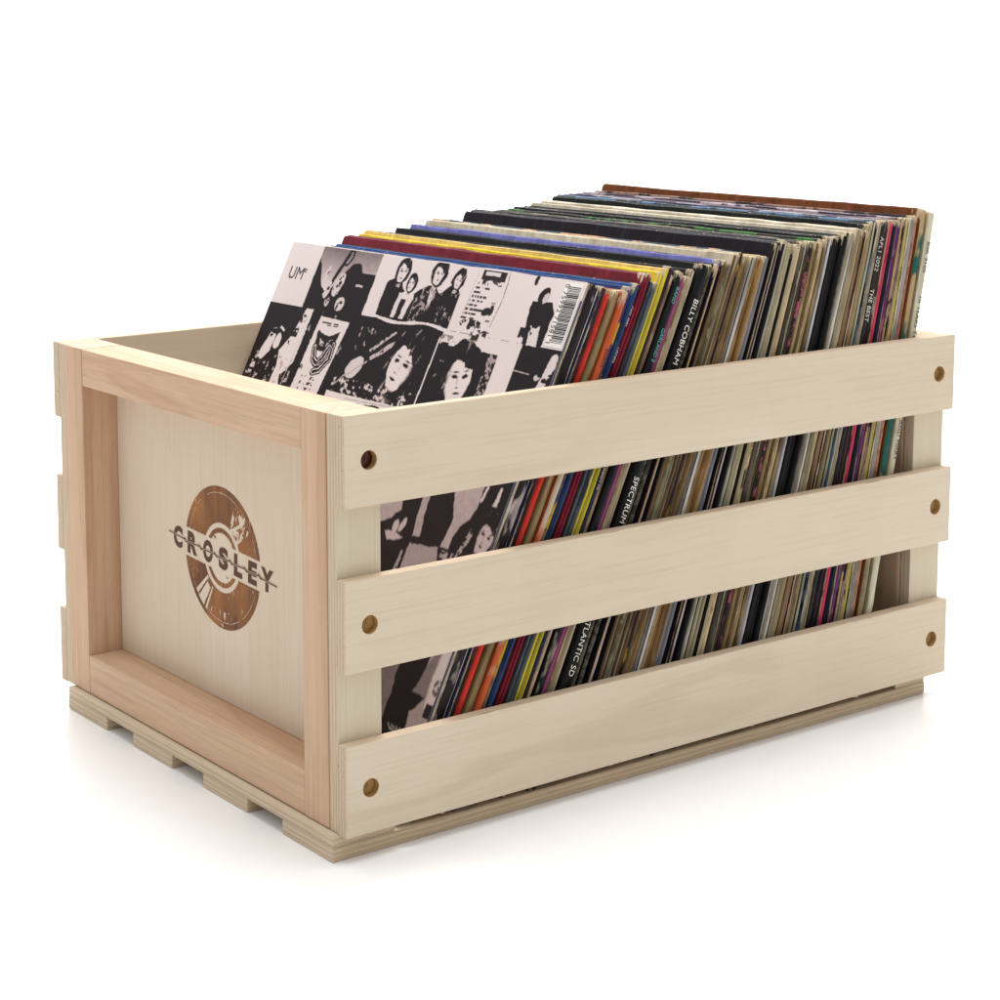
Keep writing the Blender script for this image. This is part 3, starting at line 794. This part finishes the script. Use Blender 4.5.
    fill(Hh & (V > .266) & (nf > .57) & (nz > .46), .85)
    fill(stroke(U, V, [(.636, .15), (.632, .30)], .0045), P)
    I = rect(.640, .160, .826, .5); fill(I, .03)
    face(.735, .218, .054, -8, look=.3)
    fill(I & (U > .80) & (nf > .52), .6)
    fill(I & rect(.652, .19, .675, .225) & (nf > .60), .5)
    Jj = rect(.884, .132, 1.1, .34); fill(Jj, .03)
    fill(Jj & stroke(U, V, [(.884, .182), (.93, .184)], .0022), .7)
    fill(Jj & stroke(x, y, [(.985, .15), (.972, .21), (.975, .26)], .022) & (nz > .36), .88)
    fill(Jj & ell(x, y, .955, .186, .009, .006) & (nf > .4), .8)
    # ---- paper band under the second row
    fill(rect(-.1, .312, .345, .36) & (V > .318+.006*(nz-.5)), P)
    fill(rect(.330, .298, .86, .35), P); fill(stroke(x, y, [(.452, .322), (.520, .318)], .022), .03)
    fill(stroke(U, V, [(.40, .306), (.62, .300)], .0014), .6)
    # ---- generic middle and lower tiles
    for r_ in range(2):
        for c_ in range(6):
            a, b = c_*.168, .352+r_*.335
            if c_ < 4:
                fill(rect(a+.004, b, a+.162, b+.15), .03 if (r_+c_) % 2 else P)
                face(a+.083, b+.075, .05, (c_*7) % 20-8)
    # ---- generic middle and lower tiles
    for r_ in range(2):
        for c_ in range(6):
            a, b = c_*.168, .352+r_*.335
            if c_ < 4:
                fill(rect(a+.004, b, a+.162, b+.15), .03 if (r_+c_) % 2 else P)
                face(a+.083, b+.075, .05, (c_*7) % 20-8)
    # first window (arms, cloth, smiling head)
    Q = rect(.64, .36, 1.1, .66); fill(Q, .03)
    fill(Q & poly(x, y, [(.64, .42), (.70, .44), (.712, .483), (.690, .502), (.668, .515), (.64, .53)]) & (nz > .44), .62)
    fill(Q & (ell(x, y, .712, .515, .010, .012) | ell(x, y, .732, .508, .007, .015, 20)), .72)
    fill(Q & poly(x, y, [(.684, .528), (.72, .524), (.747, .532), (.700, .545)]), .7)
    fill(Q & poly(x, y, [(.752, .38), (.778, .38), (.782, .46), (.792, .520), (.770, .524), (.764, .47)]), .60)
    fill(Q & poly(x, y, [(.820, .36), (.918, .36), (.926, .44), (.915, .462), (.900, .475), (.886, .500), (.884, .525), (.858, .528), (.866, .50), (.868, .47), (.846, .43)]), .64)
    fill(Q & poly(x, y, [(.771, .536), (.857, .530), (.866, .564), (.83, .64), (.752, .64), (.768, .60)]), .56)
    fill(Q & stroke(x, y, [(.758, .56), (.750, .62)], .010) & (nf > .35), .55)
    fill(Q & poly(x, y, [(.925, .480), (.938, .474), (.928, .52), (.908, .54)]) & (nf > .40), .6)
    fill(Q & (U > .868) & (U < .905) & (V > .53) & (lt.value(U, V, 200, 200) > .5), .6)
    fill(Q & (stroke(x, y, [(.928, .425), (.932, .400)], .006) | poly(x, y, [(.962, .43), (.974, .43), (.976, .395), (.968, .395)])), .8)
    face(.9725, .487, .033, 12, look=.05, light=.74)
    # second window (cloth, dark diagonal, white sleeve)
    Z = rect(.80, .66, 1.1, 1.1); fill(Z, .60)
    fill(Z & (x < .885) & (y < .88), .36)
    fill(Z & poly(x, y, [(.862, .70), (.935, .66), (.945, .743), (.928, .783), (.968, .785), (.940, .817), (.944, .842), (.930, .93), (.84, 1.0), (.872, .90), (.872, .80)]), .02)
    fill(Z & poly(x, y, [(.945, .72), (.968, .68), (.968, .785), (.928, .783), (.936, .76)]), .40)
    fill(Z & (x > .972) & (y < .80), .84)
    fill(Z & ell(x, y, .990, .760, .009, .016) & (nf > .35), .3)
    fill(Z & rect(.978, .790, 1.1, .815), .06)
    for k in range(4): fill(Z & stroke(x, y, [(.895+k*.012, .848), (.92+k*.014, .862)], .0035), .6)
    # slight optical softness so the print has no stair steps
    for _ in range(1):
        gp = np.pad(g, 1, mode='edge'); g = (gp[:-2, 1:-1]+gp[2:, 1:-1]+gp[1:-1, :-2]+gp[1:-1, 2:]+4*gp[1:-1, 1:-1])/8
    # grain
    g2 = np.clip(g+(np.random.RandomState(1).rand(N, N)-.5)*.06*(g > .2)+(nf-.5)*.10*((g > .2) & (g < .7)), 0, 1)
    lo, hi = np.array(s2l((30, 24, 27))), np.array(s2l((236, 222, 220)))
    gg = g2[..., None]**1.6
    col = lo*(1-gg)+hi*gg
    mid = ((g2 > .12) & (g2 < .75))[..., None]
    col = np.where(mid, col*np.array([1.03, .94, .95]), col)
    # purple misregistered fringe on some contours
    return N, col, v1

def art_mesh(N, col, v1, t):
    ins = .0009
    ys = RW-ins-(RW-2*ins)*np.linspace(0, 1, N); zs = RL-ins-(RL-2*ins)*v1
    Yg, Zg = np.meshgrid(ys, zs)
    co = np.stack([np.full(Yg.shape, -.00005), Yg, Zg], -1).reshape(-1, 3)
    i = np.arange(N*N).reshape(N, N)
    f = np.stack([i[:-1, :-1], i[1:, :-1], i[1:, 1:], i[:-1, 1:]], -1).reshape(-1)
    me = bpy.data.meshes.new('cover_print')
    me.vertices.add(N*N); me.vertices.foreach_set('co', co.ravel())
    nf = (N-1)**2
    me.loops.add(nf*4); me.loops.foreach_set('vertex_index', f)
    me.polygons.add(nf); me.polygons.foreach_set('loop_start', np.arange(nf)*4); me.polygons.foreach_set('loop_total', np.full(nf, 4))
    me.update()
    at = me.color_attributes.new('ink', 'FLOAT_COLOR', 'POINT')
    at.data.foreach_set('color', np.concatenate([col.reshape(-1, 3), np.ones((N*N, 1))], 1).ravel())
    return me

def front_record():
    x0 = px(549); x1 = px(562)
    th = R(interp(LEAN, x0)); t_ = (x1-x0)*math.cos(th)*.95
    t = NT('photocopy_print')
    an = t.n('ShaderNodeAttribute', attribute_name='ink')
    M_ART = t.done(an.outputs['Color'], .45, .14)
    mc = paper_mat('frontcard', (222, 208, 206), (206, 192, 190), 60, .5, .25)
    ms = paper_mat('frontspine', (34, 28, 32), (190, 172, 172), 60, .60, .2, 2.4, .03, .45, True)
    r = add_record(x0, t_, mc, ms, 'front vinyl record whose black and white photo collage cover faces the end of the crate', .3061, (), 0., art=False)
    N, col, v1 = cover_art()
    a = link('cover_print', art_mesh(N, col, v1, t_), r, [M_ART])
    # plain letters in the corner
    def onface(tm, u, v, size, rotz=0):
        co = np.array([q.co[:] for q in tm.vertices]); lo = co.min(0)
        k = size/.72
        for q in tm.vertices:
            X, Yt = (q.co.x-lo[0])*k, (q.co.y)*k
            q.co = Vector((-.00016, RW*(1-u)-X, RL*(1-v)+Yt))
        return tm
    link('cover_lettering', onface(text_mesh('cover_lettering', 'UM', 1.0, .0), .034, .083, .0092), a, [ink((52, 44, 48))])
    link('cover_lettering', onface(text_mesh('cover_lettering', 'e', 1.0, .0), .090, .066, .0048), a, [ink((52, 44, 48))])
    # barcode patch
    bm = bmesh.new()
    def q(u0, v0, u1, v1, d, mi):
        vs = [bm.verts.new((-d, RW*(1-u), RL*(1-v))) for u, v in ((u0, v0), (u0, v1), (u1, v1), (u1, v0))]
        f = bm.faces.new(vs); f.material_index = mi
    q(.9400, .006, .9890, .1290, .00020, 0)
    rg = random.Random(5); v = .014
    while v < .122:
        w_ = rg.choice((.0009, .0009, .0016, .0024)); long_ = v < .022 or v > .114 or abs(v-.068) < .003
        q(.9400+(.010 if long_ else .0135), v, .9860, min(v+w_, .123), .00030, 1)
        v += w_+rg.choice((.0009, .0012, .0018))
    me = bpy.data.meshes.new('barcode'); bm.to_mesh(me); bm.free()
    t = NT('barcode_white'); mw = t.done(s2l((236, 230, 226)), .4, .4)
    bc = link('barcode', me, r, [mw, ink((28, 26, 30))])
    tm = text_mesh('barcode_digits', '0 75992 71581 1', 1.0, 0., 1.1)
    co = np.array([p.co[:] for p in tm.vertices]); lo, hi = co.min(0), co.max(0); k = .0365/(hi[0]-lo[0])
    for p in tm.vertices:
        X, Yt = (p.co.x-lo[0])*k, (p.co.y-lo[1])*k
        p.co = Vector((-.00030, RW*(1-.9505)+(-Yt*1.1+.0030), RL*(1-.010)-X))
    link('barcode_digits', tm, bc, [ink((30, 28, 32))])
    # dull blue fold along the spine side of the cover
    t = NT('fold_edge'); mf = t.done(s2l((74, 78, 92)), .45, .4)
    bm = bmesh.new(); bmesh.ops.create_cube(bm, size=1, matrix=Matrix.Translation((-.0001, .0011, RL/2-.004)) @ Matrix.Diagonal((.0008, .0015, RL*.95, 1)))
    bmesh.ops.bevel(bm, geom=list(bm.edges), offset=.0002, segments=1, affect='EDGES')
    me = bpy.data.meshes.new('fold_edge'); bm.to_mesh(me); bm.free()
    link('fold_edge', me, r, [mf])
front_record()

# ------------------------------------------------------------------ light: white studio, soft overhead box
world = bpy.data.worlds.new('World'); scene.world = world; world.use_nodes = True
wt = world.node_tree; bg = wt.nodes['Background']; bg.inputs[0].default_value = (1, 1, 1, 1)
# a dim room under a bright ceiling
tc = wt.nodes.new('ShaderNodeTexCoord'); sp_ = wt.nodes.new('ShaderNodeSeparateXYZ'); mr = wt.nodes.new('ShaderNodeMapRange')
wt.links.new(tc.outputs['Generated'], sp_.inputs[0]); wt.links.new(sp_.outputs[2], mr.inputs[0])
mr.inputs[1].default_value = 0; mr.inputs[2].default_value = .9; mr.inputs[3].default_value = .24; mr.inputs[4].default_value = 1.08
wt.links.new(mr.outputs[0], bg.inputs[1])

def area(name, loc, target, size, power, color=(1, 1, 1), sizey=None):
    l = bpy.data.lights.new(name, 'AREA'); l.shape = 'RECTANGLE'; l.size = size; l.size_y = sizey or size
    l.energy = power; l.color = color
    o = bpy.data.objects.new(name, l); COL.objects.link(o); o.location = loc
    o.rotation_euler = (Vector(target)-Vector(loc)).to_track_quat('-Z', 'Y').to_euler()
    return o
area('softbox', (.30, .02, 1.9), (.25, .15, 0), 1.25, 21, (1, .985, .965))
area('backdrop_light', (1.2, 1.6, 3.4), (2.6, 3.6, .9), 2.4, 230, (1, 1, 1))

# ------------------------------------------------------------------ camera
cam = bpy.data.cameras.new('camera'); co = bpy.data.objects.new('camera', cam); COL.objects.link(co); scene.camera = co
F, CX, CY = 1989.297, 369.62, 311.70
r_ = Vector((0.81874015, -0.57412488, -0.00672316)); u_ = Vector((0.08118005, 0.10416042, 0.99124185)); f_ = Vector((0.56839632, 0.81211528, -0.1318878))
m = Matrix((r_, u_, -f_)).transposed().to_4x4(); m.translation = Vector((-.58107, -.85539, .44236))
co.matrix_world = m
cam.sensor_width = 36; cam.lens = F/1000*36
cam.shift_x = (500-CX)/1000; cam.shift_y = (CY-500)/1000
cam.clip_start = .05; cam.clip_end = 200

vs = scene.view_settings; vs.view_transform = 'Standard'; vs.look = 'None'; vs.exposure = 0; vs.gamma = 1; vs.use_curve_mapping = False
